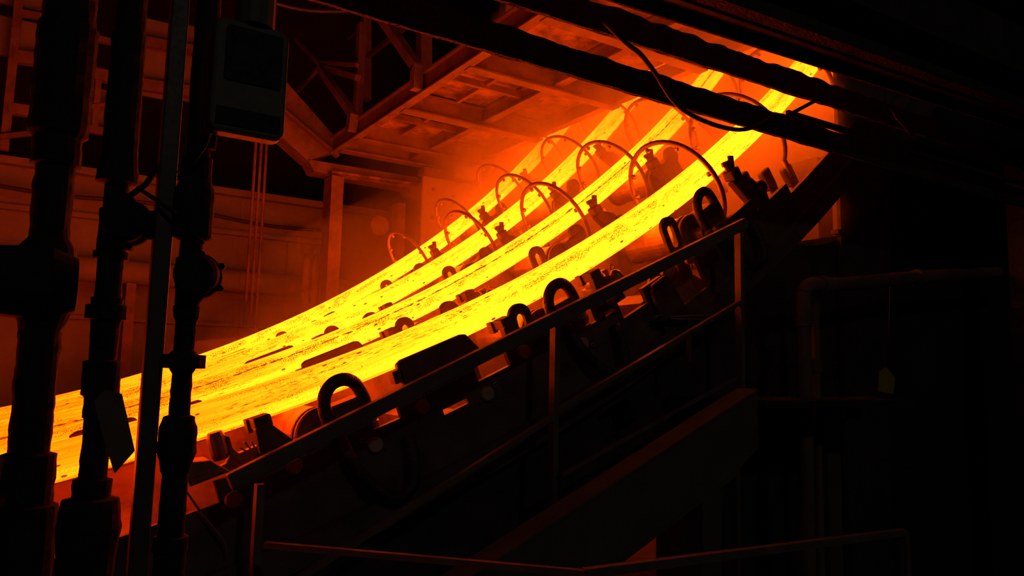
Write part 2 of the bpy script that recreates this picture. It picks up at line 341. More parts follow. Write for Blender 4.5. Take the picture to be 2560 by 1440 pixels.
# portal: inclined leg, header, columns and the lit bolted plate below the platform
t = thing('portal_frame', (3.170, 9.750, 3.857), 'steel portal frame with inclined leg beneath the platform corner', 'frame')
MB().prism([(2.569, 9.750, 6.894), (3.424, 9.750, 6.142), (3.533, 9.750, 6.011), (3.057, 9.750, 5.759), (2.617, 9.750, 6.066)], (0, .3, 0)).build('inclined_leg', 'platform_steel', t)
MB().bar((2.583, 9.700, 6.410), (3.447, 9.700, 5.872), .12, .03, (0, 0, 1)).build('leg_flange', 'platform_steel', t)
MB().prism([(3.056, 9.750, 5.781), (5.712, 9.750, 5.802), (5.722, 9.750, 5.494), (4.651, 9.750, 5.508), (4.520, 9.750, 5.617), (3.145, 9.750, 5.632)], (0, .3, 0)).build('header_plate', 'platform_steel', t)
MB().bar((3.34, 9.72, 5.63), (5.6, 9.72, 5.68), .22, .03).build('header_flange', 'rusty_plate', t)
MB().box((3.36, 9.65, 0), (3.53, 9.95, 5.6)).build('column', 'platform_steel', t)
MB().box((4.40, 9.8, 0), (4.52, 10.1, 5.4)).build('column', 'platform_steel', t)
MB().box((4.56, 9.85, 0), (4.75, 10.0, 5.4)).build('column', 'wall_dark', t)
MB().lathe((4.18, 9.9, 5.05), (0, 1, 0), [(0, .14), (.06, .14)], 20).build('gusset_disc', 'platform_steel', t)
t = thing('bolted_panel', (5.2, 9.4, 0), 'tall lit steel panel with a row of bolt holes behind the farthest strand', 'panel')
MB().box((4.56, 9.35, 0.3), (6.9, 9.40, 5.72)).build('sheet', 'panel_steel', t)
MB().bar((4.5, 9.3, 5.76), (6.9, 9.3, 5.76), .2, .09).build('top_rail', 'platform_steel', t)
for (x, z) in ((4.72, 5.55), (5.05, 5.5), (5.4, 5.48), (5.75, 5.46), (4.72, 5.15), (4.72, 4.8), (4.72, 4.45), (4.72, 4.1)):
    MB().lathe((x, 9.35, z), (0, -1, 0), [(0, .026), (.012, .026), (.016, .015)], 10).build('bolt', 'dark_steel', t)
t = thing('panel_bracket', (5.3, 9.2, 5.7), 'stubby bracket hung under the platform beside the bolted panel', 'bracket')
MB().box((4.95, 9.1, 5.72), (5.35, 9.25, 6.0)).build('plate', 'panel_steel', t)
MB().box((5.55, 9.1, 5.6), (5.9, 9.25, 5.95)).build('stub', 'panel_steel', t)
for i, top in enumerate(((3.259, 10.200, 4.555), (3.382, 10.200, 4.568), (3.524, 10.200, 4.583), (3.668, 10.200, 4.598))):
    px, pz = top[0], top[2]
    t = MB().tube([(px, 10.2, 0), (px, 10.2, pz-.08), (px, 10.2, pz-.02), (px, 10.2, pz+.02)], [.055, .055, .045, .02], 14).build('riser_pipe', 'platform_steel')
    tag(t, 'round-topped riser pipe %s of the row of four beside the portal column' % ('nearest the column', 'second from the column', 'third from the column', 'farthest from the column')[i], 'pipe', 'riser pipes by the portal')
for i, (px, yb) in enumerate(((641, 640), (655, 700), (668, 720))):
    a = [(2.579, 10.600, 6.223), (2.655, 10.600, 6.238), (2.727, 10.600, 6.252)][i]
    t = MB().tube([(a[0], a[1], 11.9), (a[0], a[1], (3.9, 3.7, 3.4)[i])], .022, 6).build('hanging_rod', 'platform_steel')
    tag(t, 'thin vertical hanging rod, %s of three before the low wall' % ('leftmost', 'middle', 'rightmost')[i], 'rod', 'hanging rods')
struct(MB().box((6.5, 10.4, 0), (15.9, 10.6, 11.9)), 'wall_chamber', 'panel_steel', 'steel rear wall of the steam-filled cooling chamber')
struct(MB().box((9.6, 3.3, 0), (9.8, 10.4, 11.9)), 'wall_chamber_end', 'panel_steel', 'steel end wall of the cooling chamber')

# ================================================================== THE FOUR STRANDS
SEAMS = ((0.62, 0.0), (0.104, 0.0034), (0.62, 0.0), (0.09, -0.0022))
for s in range(4):
    y0 = STRAND_Y+PITCH_Y*s; billet_material('red_hot_billet_%d' % s, s+1, SEAMS[s])
    c = 0.014; W = BILLET
    sec = [(0, c), (0, W-c), (c*.3, W-c*.3), (c, W), (W-c, W), (W-c*.3, W-c*.3), (W, W-c), (W, c), (W-c*.3, c*.3), (W-c, 0), (c, 0), (c*.3, c*.3)]  # (dy, height above underside)
    T = arange(2, 63, 0.5); V = []; Fc = []; UV = []; n = len(sec)
    per = [0.0]
    for i in range(n): q, r_ = sec[i], sec[(i+1) % n]; per.append(per[-1]+math.hypot(q[0]-r_[0], q[1]-r_[1]))
    base = G(20, 0, y0)
    for th in T:
        for (dy, h) in sec: V.append(G(th, -h, y0+dy)-base)
    for i in range(len(T)-1):
        for k in range(n):
            q = (k+1) % n; Fc.append((i*n+k, i*n+q, (i+1)*n+q, (i+1)*n+k))
            u0, u1 = [math.radians(x)*ARC_R for x in (T[i], T[i+1])]
            UV += [(u0, per[k]), (u0, per[k+1]), (u1, per[k+1]), (u1, per[k])]
    me = bpy.data.meshes.new('billet_strand'); me.from_pydata(V, [], Fc); me.update()
    ul = me.uv_layers.new(name='UVMap')
    for i, w_ in enumerate(UV): ul.data[i].uv = w_
    me.materials.append(MATS['red_hot_billet_%d' % s])
    o = bpy.data.objects.new('billet_strand', me); col.objects.link(o); place(o, base, None)
    tag(o, ('glowing yellow hot steel strand nearest the railing', 'glowing strand with ragged dark seam, second from the railing', 'glowing speckled strand between the seamed strand and the farthest', 'glowing hot steel strand farthest back, beside the bolted panel')[s], 'steel strand', 'red-hot cast strands')

# ---------------------------------------------------------------- guide frames under each strand
TOPS = ((2, 17.15, .205), (17.15, 18.2, .12), (18.2, 20.85, .07), (20.85, 21.6, .157), (21.6, 22.7, .055), (22.7, 23.45, .055, .205), (22.7, 23.45, .232), (23.45, 23.92, .055), (23.92, 25.0, .156), (25.0, 27.55, .05), (27.55, 28.3, .178), (28.3, 28.6, .09), (28.6, 29.05, .09, .16), (28.6, 29.05, .185), (29.05, 29.2, .09), (29.2, 30.3, .25), (30.3, 31.2, .16), (31.2, 32.9, .40), (32.9, 36.5, .13), (36.5, 38.5, .22), (38.5, 50, .30))
for s in range(4):
    y0 = STRAND_Y+PITCH_Y*s; yf = y0-.38; yr = y0+.50
    t = thing('strand_guide', G(14, .5, y0), ('dark slotted side frame behind the railing under the nearest strand', 'lit side frame under the second strand from the railing', 'lit side frame under the third strand from the railing', 'lit side frame under the farthest strand')[s], 'frame', 'strand guide frames')
    p = MB()
    for (a, b, top, *lo) in TOPS: arc_plate(p, a, b, lo[0] if lo else .47, top, yf, .03, .7)
    p.build('side_plate', 'machine_steel', t)
    arc_plate(MB(), 2, 36.5, .47, .08, yr, .03).build('rear_plate', 'guide_steel', t)
    arc_plate(MB(), 2, 50, .58, .455, yf-.05, .09).build('bottom_flange', 'machine_steel', t)
    arc_plate(MB(), 2, 36.0, .505, .49, yf, .9).build('light_pan', 'guide_steel', t)  # added pan, keeps the strand's light between the plates and reflects it
    for th in (8, 15.5, 22.8, 30.5, 35.8):
        MB().hexa([G(th-.35, .44, yf+.03), G(th+.35, .44, yf+.03), G(th+.35, .44, yr), G(th-.35, .44, yr), G(th-.35, .24, yf+.03), G(th+.35, .24, yf+.03), G(th+.35, .24, yr), G(th-.35, .24, yr)]).build('cross_member', 'guide_steel', t)
    for th in (9, 17, 24, 33.5, 43):
        q = G(th, .5, y0); MB().box((q.x-.09, y0-.1, 0), (q.x+.09, y0+.14, q.z+.03)).build('leg', 'machine_steel', t)
# lower girder plate below the nearest frame, with an opening
t = thing('lower_girder', G(20, 1.0, 3.3), 'dark curved girder plate below the slotted side frame with an opening', 'girder')
gp = MB()
for (a, b, lo, hi) in ((2, 27.2, 1.15, .56), (27.2, 28.45, .67, .56), (27.2, 28.45, 1.15, .83), (28.45, 34.5, 1.15, .56)): arc_plate(gp, a, b, lo, hi, 3.30, .03)
gp.build('web_plate', 'dark_steel', t)
arc_plate(MB(), 2, 34.5, .58, .55, 3.2, .16).build('top_flange', 'dark_steel', t)
for th in (11, 21, 31): q = G(th, 1.1, 3.3); MB().box((q.x-.1, 3.26, 0), (q.x+.1, 3.4, q.z+.02)).build('leg', 'dark_steel', t)
t = tag(arc_plate(MB(), 26.4, 29.6, 1.1, .52, 3.50, .02).build('blocker_plate', 'dark_steel'), 'added dark plate blocking light behind the lower girder opening', 'plate')  # added plate, blocks the bright interior behind the girder opening

# ---------------------------------------------------------------- rollers, hoses, lugs, blocks, covers: one set per roller station and strand
STATIONS = (12.8, 19.9, 27.0, 34.1, 41.2)
ST_WORD = ('first station, by the standing pipes', 'second station from the standing pipes', 'third station from the standing pipes', 'fourth station, below the spray hoops', 'fifth station, in the steam')
ST_ADJ = ('lowest', 'second lowest', 'middle', 'second highest', 'highest')
def stn(s, i): return '%s on the %s strand' % (ST_ADJ[i], WHICH[s])
rng = random.Random(4)
def seg_hex(th, off, y, wt, hn, wy):   # small block on the arc: wt along tangent, hn along normal, wy across
    c, T_, N_ = G(th, off, y), TAN(th), NRM(th); P = []
    for hz in (-.5, .5):
        for (a, b) in ((-.5, -.5), (.5, -.5), (.5, .5), (-.5, .5)): P.append(c+T_*a*wt+Vector((0, 1, 0))*b*wy+N_*hz*hn)
    return P
for s in range(4):
    y0 = STRAND_Y+PITCH_Y*s
    for i, th in enumerate(STATIONS if s else STATIONS[:4]):
        c = G(th, .127, y0)
        t = thing('guide_roller', c-Vector((0, 0, .13)), 'grooved steel guide roller, '+stn(s, i), 'roller', 'guide rollers under the strands')
        MB().lathe(c, (0, 1, 0), [(-.16, .122), (.31, .122)], 28).build('barrel', 'roller_steel', t)
        MB().lathe(c, (0, 1, 0), [(-.235, .126), (-.225, .132), (-.205, .132), (-.2, .120), (-.185, .120), (-.18, .132), (-.16, .132)], 28).build('end_flange', 'machine_steel', t)
        MB().lathe(c, (0, 1, 0), [(.31, .132), (.36, .132)], 28).build('end_flange', 'machine_steel', t)
        MB().lathe(c, (0, 1, 0), [(-.33, .045), (-.235, .045)], 16).build('shaft', 'machine_steel', t)
        if i == 0: continue
        # bearing block and hose fitting
        MB().hexa(seg_hex(th+.62, .10, y0-.27, .16, .20, .12)).build('bearing_block', 'machine_steel', t, .012)
        if s > 0 and i >= 2:
            MB().lathe(G(th+1.0, .01, y0-.27), (0, -1, 0), [(0, .078), (.035, .078), (.042, .07)], 22).build('round_cap', 'machine_steel', t)
        if s == 0:
            hy = y0-.33; hc = th+.55
            path = [G(hc-.50, .20, hy), G(hc-.53, .06, hy), G(hc-.52, -.01, hy), G(hc-.40, -.065, hy), G(hc-.15, -.098, hy), G(hc+.15, -.098, hy), G(hc+.40, -.065, hy+.02), G(hc+.52, -.01, hy+.03), G(hc+.55, .06, hy+.03), G(hc+.55, .16, hy+.03)]
            h_ = thing('water_hose', path[0], 'black rubber water hose loop over the roller, '+stn(s, i), 'hose', 'water hose loops')
            MB().tube(curve_pts(path, 5), .030, 12).build('hose', 'rubber_hose', h_)
            for q in (0, -1):
                a = Vector(path[q]); b = Vector(path[1 if q == 0 else -2]); d = (b-a).normalized()
                MB().lathe(a-d*.02, d, [(0, .026), (.02, .036), (.045, .036), (.05, .03), (.08, .034), (.10, .034), (.105, .03)], 12).build('coupling', 'bright_steel', h_)
            if s == 0 and i in (1, 2, 3):   # lower loop hanging in front of the frame
                hy2 = yf_ = y0-.44
                p2 = [G(hc-.5, .10, hy2+.03), G(hc-.45, .22, hy2), G(hc-.2, .36, hy2-.02), G(hc+.25, .46, hy2-.03), G(hc+.75, .44, hy2-.02), G(hc+1.0, .33, hy2), G(hc+1.1, .24, hy2+.03)]
                MB().tube(curve_pts(p2, 5), .028, 12).build('hanging_loop', 'rubber_hose', h_)
        # slotted lug left of the roller
        if i in (2, 3):
            lt = th-(1.0 if i == 2 else 1.45); lc = G(lt, .02, y0-.31); N_ = (NRM(lt)*.98+TAN(lt)*.1).normalized(); T_ = Vector((0, 1, 0)).cross(N_)*-1
            if T_.dot(TAN(lt)) < 0: T_ = -T_
            out_, inn = [], []
            for k in range(24):
                a = 2*math.pi*k/24; sg = 1 if math.sin(a) >= 0 else -1
                out_.append((.07*math.cos(a), .07*math.sin(a)+sg*.055)); inn.append((.026*math.cos(a), .026*math.sin(a)+sg*.045))
            V = []; F = []
            for dy in (-.012, .012):
                for ring in (out_, inn):
                    for (a, b) in ring: V.append(lc+T_*a+N_*b+Vector((0, dy, 0)))
            for k in range(24):
                q = (k+1) % 24
                F += [(k, q, 24+q, 24+k), (48+k, 72+k, 72+q, 48+q), (k, 48+k, 48+q, q), (24+k, 24+q, 72+q, 72+k)]
            lg = MB().add(V, F)
            lo = thing('lifting_lug', lc-Vector((0, 0, .12)), 'slotted steel lifting lug beside the roller, '+stn(s, i), 'lug', 'lifting lugs')
            lg.build('eye_plate', 'machine_steel', lo)
            MB().bar(lc-N_*.10, lc-N_*.28, .03, .1, T_).build('shank', 'machine_steel', lo)
        # stop block with bolt
        for j, bt in enumerate({1: (th-1.4,), 2: (th-1.5, th+2.0)}.get(i, ())):
            b_ = thing('stop_block', G(bt, .12, y0-.32), 'stop block with square bolt head, %s%s' % (stn(s, i), ', beyond the roller' if j else ''), 'block', 'stop blocks')
            poly_plate(MB(), [(bt-.28, .16), (bt-.24, -.02), (bt-.2, -.035), (bt+.12, -.03), (bt+.62, .10), (bt+.7, .16)], y0-.36, .05).build('web', 'machine_steel', b_, .006)
            MB().hexa(seg_hex(bt-.02, -.042, y0-.31, .075, .055, .09)).build('bolt_head', 'machine_steel', b_, .008)
            MB().hexa(seg_hex(bt-.2, -.032, y0-.24, .03, .06, .05)).build('shim', 'guide_steel', b_, .004)
    # cover plate at the middle of each bay
    for i, (a, b) in enumerate(((21.95, 24.35), (15.0, 17.0)) if s == 1 else ((21.95, 24.35),)):
        cv = thing('cover_plate', G((a+b)/2, .1, y0-.3), '%s cover plate standing beside the %s strand' % (('wide dark', 'small dark')[i], WHICH[s]), 'plate', 'cover plates')
        poly_plate(MB(), [(a+.12, .09), (a+.06, .02), (a, .0), (a+.04, -.075), (a+.2, -.088), (b-.35, -.088), (b-.22, -.08), (b+.05, .02), (b+.12, .09)], y0-.35, .04).build('sheet', 'machine_steel', cv, .008)
        MB().hexa(seg_hex(a-.02, -.02, y0-.32, .05, .06, .06)).build('clip', 'guide_steel', cv, .004)
    # grease cup and bearing caps seen between frame and strand
    e_ = thing('grease_cup', G(30.1, .15, y0-.22), 'rounded grease cup with a ring between frame and %s strand' % WHICH[s], 'grease cup', 'grease cups')
    MB().lathe(G(30.15, .13, y0-.24), NRM(30), [(0, .03), (.03, .042), (.07, .046), (.10, .036), (.118, .012)], 16).build('cup', 'roller_steel', e_)
    MB().hexa(seg_hex(29.95, .07, y0-.16, .10, .14, .05)).build('back_plate', 'guide_steel', e_, .01)
    k0 = G(30.15, -.008, y0-.24); MB().tube([k0+(TAN(30)*math.cos(a)+NRM(30)*math.sin(a))*.016 for a in [2*math.pi*k/12 for k in range(12)]], .004, 6, True).build('ring', 'bright_steel', e_)
    for k, (bt, off, r) in enumerate(((24.3, .06, .055), (29.55, .035, .05), (21.0, .075, .05))):
        e_ = thing('bearing_cap', G(bt, off+r, y0-.2), 'round bearing cap between frame and %s strand %s' % (WHICH[s], ('at the cover plate end', 'beside the grease cup', 'beside the hose loop')[k]), 'bearing cap', 'bearing caps')
        MB().lathe(G(bt, off, y0-.14), (0, -1, 0), [(0, r*1.1), (.09, r*1.1), (.10, r), (.12, r*.55), (.14, r*.55), (.142, r*.4)], 18).build('cap', 'roller_steel', e_)
        MB().hexa(seg_hex(bt, off+.12, y0-.14, r*2.1, .2, .10)).build('pedestal', 'guide_steel', e_, .006)
# bracket arm and box in the lowest bay of the nearest strand
t = thing('bracket_arm', G(17.2, .2, 3.4), 'orange-lit cast bracket arm below the nearest strand beside the stop block', 'bracket')
MB().prism([(0.776, 3.420, 2.716), (0.801, 3.420, 2.709), (0.815, 3.420, 2.664), (0.843, 3.420, 2.637), (0.929, 3.420, 2.671), (0.942, 3.420, 2.606), (0.852, 3.420, 2.552), (0.786, 3.420, 2.555), (0.760, 3.420, 2.580), (0.793, 3.420, 2.595), (0.809, 3.420, 2.624), (0.795, 3.420, 2.665)], (0, .05, 0)).build('arm', 'guide_steel', t, .006)
MB().prism([(0.598, 3.300, 2.604), (0.629, 3.300, 2.621), (0.705, 3.300, 2.625), (0.737, 3.300, 2.604), (0.786, 3.300, 2.579), (0.631, 3.300, 2.524)], (0, .16, 0)).build('tray', 'guide_steel', t, .006)
MB().bar((0.635, 3.290, 2.545), (0.748, 3.290, 2.592), .012, .02).build('tray_rib', 'roller_steel', t)
MB().lathe((0.775, 3.440, 2.614), NRM(17), [(0, .03), (.02, .038), (.10, .038), (.12, .03)], 14).build('plug', 'roller_steel', t)
MB().tube(curve_pts([G(16.4, .02, 3.2), G(16.75, .22, 3.2), G(17.0, .34, 3.19), G(17.0, .40, 3.19)], 5), .005, 6).build('wire', 'bright_steel', t)
t = thing('standing_wire', G(18.2, .14, 3.3), 'splayed wire ends beside the lowest stop block', 'wire')
for k, (a, b) in enumerate(((-.35, -.10), (-.25, -.13), (-.1, -.12))): MB().tube([G(18.22, .10, 3.28), G(18.22+a, .10+b*.7, 3.27)], .004, 6).build('strand_end', 'bright_steel', t)

# pins with split cotters on the front frame
PINS = ((17.42, .211), (18.82, .169), (20.74, .219), (22.18, .148), (24.01, .228), (25.51, .125), (27.43, .244), (28.95, .101), (30.9, .239), (32.55, .17))
for i, (th, off) in enumerate(PINS):
    c = G(th, off, 3.24)
    t = thing('frame_pin', c, 'round pin head with cotter on the dark side frame, %s counting from the standing pipes' % ('first', 'second', 'third', 'fourth', 'fifth', 'sixth', 'seventh', 'eighth', 'ninth', 'last')[i], 'pin', 'frame pins')
    MB().lathe(c, (0, -1, 0), [(0, .036), (.02, .036), (.026, .031)], 18).build('head', 'pin_steel', t)
    a = rng.uniform(0, 6.28); d = TAN(th)*math.cos(a)+NRM(th)*math.sin(a); yv = Vector((0, -.018, 0))
    MB().tube([c+yv-d*.062, c+yv+d*.05], .0035, 6).build('cotter', 'bright_steel', t)
    k0 = c+yv+d*.064; e2 = d.cross(Vector((0, 1, 0)))
    MB().tube([k0+(d*math.cos(q)+e2*math.sin(q)*.6)*.016 for q in [2*math.pi*k/12 for k in range(12)]], .003, 6, True).build('cotter_eye', 'bright_steel', t)
# loose rods and a hanging strap in front of the frame
t = thing('loose_rods', (3.293, 3.120, 3.358), 'three thin bright rods lying across brackets beside the mid rail', 'rods')
for q in (((3.120, 3.140, 3.349), (3.494, 3.140, 3.383), (3.643, 3.140, 3.478)), ((3.110, 3.130, 3.336), (3.472, 3.130, 3.350)), ((3.011, 3.140, 3.344), (3.079, 3.140, 3.360))):
    MB().tube(list(q), .004, 6).build('rod', 'bright_steel', t)
MB().bar((3.050, 3.180, 3.328), (3.580, 3.180, 3.359), .08, .012).build('rest_bar', 'machine_steel', t)
o = MB().bar((3.076, 2.950, 3.249), (3.072, 2.950, 3.090), .02, .02, (1, 0, 0)).build('hanging_strap', 'rail_steel'); tag(o, 'short rusty strap hanging from the mid rail below the loose rods', 'strap')
# notched bracket and inclined braces right of it
t = thing('notched_bracket', G(30.8, .4, 3.2), 'dark notched bracket with rounded lit edge below the handrail', 'bracket')
poly_plate(MB(), [(30.35, .46), (30.4, .30), (30.45, .20), (30.6, .165), (31.2, .16), (31.35, .19), (31.55, .46)], 3.2, .03).build('plate', 'machine_steel', t, .01)
t = thing('inclined_brace', G(32.4, .5, 3.35), 'steel brace channels leaning in the lit opening right of the notched bracket', 'brace')
for (a, b) in ((31.3, 32.9), (32.0, 33.6)):
    MB().bar(G(a, .17, 3.36), G(b, .52, 3.36), .02, .10, TAN(32)).build('channel', 'guide_steel', t)
MB().hexa(seg_hex(33.0, .50, 3.4, .3, .05, .2)).build('foot_plate', 'guide_steel', t)

# ---------------------------------------------------------------- spray hoops and clamps
HOOPS = (35.75, 40.0, 44.3, 48.6)
HW = ('lowest', 'second', 'third', 'topmost')
for s in range(4):
    y0 = STRAND_Y+PITCH_Y*s; yc = y0+BILLET/2
    for i, th in enumerate(HOOPS):
        c = G(th, -.075, yc); N_ = NRM(th); Yv = Vector((0, -1, 0))
        t = thing('spray_hoop', c-N_*.3, 'arched spray pipe hoop over the %s strand, %s of its row of hoops' % (WHICH[s], HW[i]), 'spray hoop', 'spray hoops over the strands')
        def hp(ph, r=.385): a = math.radians(ph); return c+(Yv*math.cos(a)+N_*math.sin(a))*r
        pts = [hp(ph) for ph in range(-38, 219, 8)]
        MB().tube(pts, .0165, 10).build('ring_pipe', 'spray_pipe', t)
        for ph in (12, 58, 100, 146, 172):
            a = hp(ph); d = (c-a).normalized()
            MB().lathe(a, d, [(0, .012), (.022, .012), (.024, .017), (.042, .017), (.05, .007)], 8).build('nozzle', 'bright_steel', t)
        for ph in (-38, 218):
            a = hp(ph); MB().tube([a, a-N_*.13], .020, 8).build('foot', 'spray_pipe', t)
    for i, th in enumerate((36.5, 40.8, 45.1) if s else (36.5,)):
        t = thing('guide_clamp', G(th+.5, .3, y0-.3), 'dark bolted clamp with wing nut beside the %s strand%s' % (WHICH[s], (', %s in its line' % ('lowest', 'middle', 'highest')[i]) if s else ''), 'clamp', 'bolted clamps')
        poly_plate(MB(), [(th-.35, -.03), (th+.15, -.04), (th+.62, .03), (th+1.0, .18), (th+.9, .30), (th+.35, .32), (th-.05, .12)], y0-.36, .06).build('arm', 'machine_steel', t, .008)
        MB().hexa(seg_hex(th-.08, -.07, y0-.33, .085, .07, .09)).build('head', 'machine_steel', t, .012)
        q = G(th-.14, -.10, y0-.33); MB().lathe(q, NRM(th-4), [(0, .022), (.035, .022), (.04, .032), (.065, .032)], 8).build('bolt', 'machine_steel', t)
        q = G(th+.02, -.10, y0-.33); MB().bar(q, q+(NRM(th)*.9+TAN(th)*.5)*.085, .02, .042, TAN(th)).build('wing', 'machine_steel', t, .004)
        if i < 1: 
            MB().lathe(G(th+.75, .12, y0-.36), (0, -1, 0), [(0, .05), (.02, .05), (.03, .04)], 14).build('boss', 'machine_steel', t)

for i, (th, off) in enumerate(((37.75, .07), (38.9, .16), (40.1, .26))):
    t = thing('guide_lug', G(th, off+.1, 3.43), 'small tilted lug half lost in steam beyond the nearest clamp, %s of three' % ('lowest', 'middle', 'highest')[i], 'lug', 'lugs in the steam')
    MB().hexa(seg_hex(th, off+.03, 3.43, .10, .16, .06)).build('plate', 'machine_steel', t, .02)
    MB().hexa(seg_hex(th+.1, off+.16, 3.43, .05, .14, .04)).build('stem', 'machine_steel', t)

# ================================================================== STAIR RAILING, STRINGER, LANDING
t = thing('stair_railing', (0.8, 2.95, 2.0), 'dark sloping stair railing in front of the slotted side frame', 'railing')
MB().bar((0.697, 2.950, 2.584), (3.541, 2.950, 3.917), .045, .062).build('handrail', 'rail_steel', t, .004)
MB().bar((0.712, 2.950, 2.077), (2.165, 2.950, 2.807), .03, .022).build('mid_rail', 'rail_steel', t)
MB().bar((2.165, 2.950, 2.822), (3.491, 2.950, 3.447), .03, .022).build('mid_rail', 'rail_steel', t)
MB().bar((2.180, 2.900, 2.539), (3.391, 2.900, 3.009), .02, .015).build('toe_rail', 'rail_steel', t)
MB().bar((0.812, 2.96, 2.57), (0.812, 2.96, 1.75), .045, .03, (1, 0, 0)).build('post', 'rail_steel', t)
MB().bar((2.176, 2.96, 3.27), (2.176, 2.96, 2.15), .045, .03, (1, 0, 0)).build('post', 'rail_steel', t)
MB().bar((3.50, 2.96, 3.90), (3.50, 2.96, 2.85), .045, .03, (1, 0, 0)).build('post', 'rail_steel', t)
t = thing('stair_stringer', (2.2, 2.6, 1.6), 'broad grey-painted stair stringer sloping up below the railing', 'stringer')
MB().prism([(0.55, 2.6, 1.80), (3.20, 2.6, 2.945), (3.20, 2.6, 2.66), (3.02, 2.6, 2.53), (0.55, 2.6, 1.42)], (0, .02, 0)).build('web', 'stringer_paint', t)
MB().bar((0.55, 2.66, 1.805), (3.20, 2.66, 2.95), .14, .015).build('top_flange', 'stringer_paint', t)
MB().bar((0.55, 2.66, 1.425), (3.02, 2.66, 2.535), .14, .015).build('bottom_flange', 'stringer_paint', t)
for k in range(9):
    x = .85+k*.27; z = 1.78+k*.1166; MB().box((x, 2.63, z-.03), (x+.24, 3.15, z)).build('tread', 'dark_steel', t)
t = thing('landing', (3.9, 2.9, 2.3), 'dark landing plate at the head of the stairs', 'landing')
MB().box((3.2, 2.55, 2.86), (4.6, 3.25, 2.90)).build('plate', 'dark_steel', t)
for (x, y) in ((3.12, 2.9), (4.5, 3.1)): MB().box((x, y, 0), (x+.14, y+.14, 2.86 if x > 4 else 2.52)).build('leg', 'stringer_paint', t)
MB().box((3.34, 2.86, 0), (3.37, 2.9, 2.86)).build('leg', 'stringer_paint', t)
t = thing('landing_rail', (1.7, 2.0, 1.2), 'thin bent rail of the lower landing crossing the bottom of the view', 'railing')
MB().bar((0.784, 2.750, 2.392), (1.605, 2.000, 2.366), .024, .02).build('rail', 'rail_steel', t)
MB().bar((1.605, 2.000, 2.366), (3.550, 2.050, 2.311), .03, .03).build('rail', 'rail_steel', t)
for q in ((1.605, 2.000, 2.366), (3.550, 2.050, 2.311)): MB().bar((q[0], q[1], q[2]), (q[0], q[1], 0), .03, .03).build('post', 'rail_steel', t)
t = thing('round_tank', (6.0, 6.4, 0), 'round tank standing below the strands, seen under the stringer', 'tank')
MB().lathe((6.05, 6.5, 0), (0, 0, 1), [(0, .85), (1.15, .85), (1.2, .83)], 32).build('shell', 'wall_plaster', t)
MB().lathe((6.05, 6.5, 0), (0, 0, 1), [(1.2, .8), (1.62, .55), (1.7, .3)], 32).build('cone_top', 'wall_plaster', t)

# ================================================================== RIGHT: WALL, COLUMN, PIPES
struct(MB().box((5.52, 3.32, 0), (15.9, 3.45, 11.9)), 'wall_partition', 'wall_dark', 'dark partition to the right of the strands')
t = thing('steel_column', (5.25, 3.3, 0), 'dark steel column at the right edge of the glow', 'column')
MB().box((4.985, 3.28, 0), (5.005, 3.31, 7.5)).build('flange', 'dark_steel', t)
MB().box((5.00, 3.295, 0), (5.56, 3.31, 7.5)).build('web', 'dark_steel', t)
MB().box((5.54, 3.24, 0), (5.56, 3.31, 7.5)).build('flange', 'dark_steel', t)
MB().box((4.92, 3.26, 4.07), (5.03, 3.32, 4.10)).build('cleat', 'dark_steel', t)
t = thing('ledge_plate', (4.7, 3.35, 0), 'dark upright plate with a lit ledge left of the column', 'plate')
MB().prism([(3.62, 3.34, 0), (5.54, 3.34, 0), (5.54, 3.34, 4.06), (5.02, 3.34, 4.06), (4.42, 3.34, 3.93), (4.15, 3.34, 3.76), (3.62, 3.34, 3.40)], (0, .03, 0)).build('sheet', 'dark_steel', t)
MB().bar((4.40, 3.37, 3.935), (5.02, 3.37, 4.068), .1, .015).build('ledge', 'dark_steel', t)
t = thing('elbow_pipe', (3.923, 2.900, 2.864), 'lagged pipe with an elbow, running right beyond the landing', 'pipe')
a = (3.957, 2.900, 3.582); b = (6.914, 2.900, 4.002); d = (3.957, 2.900, 3.582)
MB().tube(curve_pts([(4.00, 2.9, .02), (4.00, 2.9, 2.2), (4.00, 2.9, 3.40), (4.01, 2.9, 3.52), (4.06, 2.9, 3.585), (4.18, 2.9, 3.60)], 4) + curve_pts([(4.4, 2.9, 3.62), (5.4, 2.9, 3.76), (6.9, 2.9, 3.94)], 4), .046, 12).build('pipe_run', 'platform_steel', t)
for (q, ax) in (((4.00, 2.9, 3.36), (0, 0, 1)), ((4.2, 2.9, 3.602), (1, 0, .12)), ((5.3, 2.9, 3.746), (1, 0, .12)), ((4.0, 2.9, 2.87), (0, 0, 1))):
    MB().lathe(q, ax, [(-.03, .05), (-.03, .058), (.03, .058), (.03, .05)], 12).build('collar', 'platform_steel', t)
t = thing('drop_pipe', (4.197, 3.000, 2.884), 'thin vertical drop pipe beside the elbow pipe', 'pipe')
MB().tube([(4.26, 3.0, .02), (4.26, 3.0, 3.5)], .026, 10).build('pipe_run', 'platform_steel', t)
MB().tube([(4.26, 3.0, 2.88), (4.9, 3.0, 2.9)], .014, 8).build('branch', 'platform_steel', t)
MB().lathe((4.26, 3.0, 3.1), (0, 0, 1), [(-.04, .034), (.04, .034)], 10).build('collar', 'platform_steel', t)
t = thing('channel_post', (6.7, 2.75, 0), 'rough channel post at the right edge above the pipe', 'post')
MB().box((6.42, 2.75, 3.6), (6.66, 2.80, 4.75)).build('web', 'platform_steel', t)
MB().box((6.42, 2.60, 3.6), (6.46, 2.75, 4.75)).build('flange', 'platform_steel', t)
MB().box((6.42, 2.7, 0), (6.66, 2.82, 3.6)).build('lower_leg', 'dark_steel', t)
t = thing('yellow_tag', (4.95, 2.98, 2.9), 'small yellow tag hanging on a wire in the dark right side', 'tag')
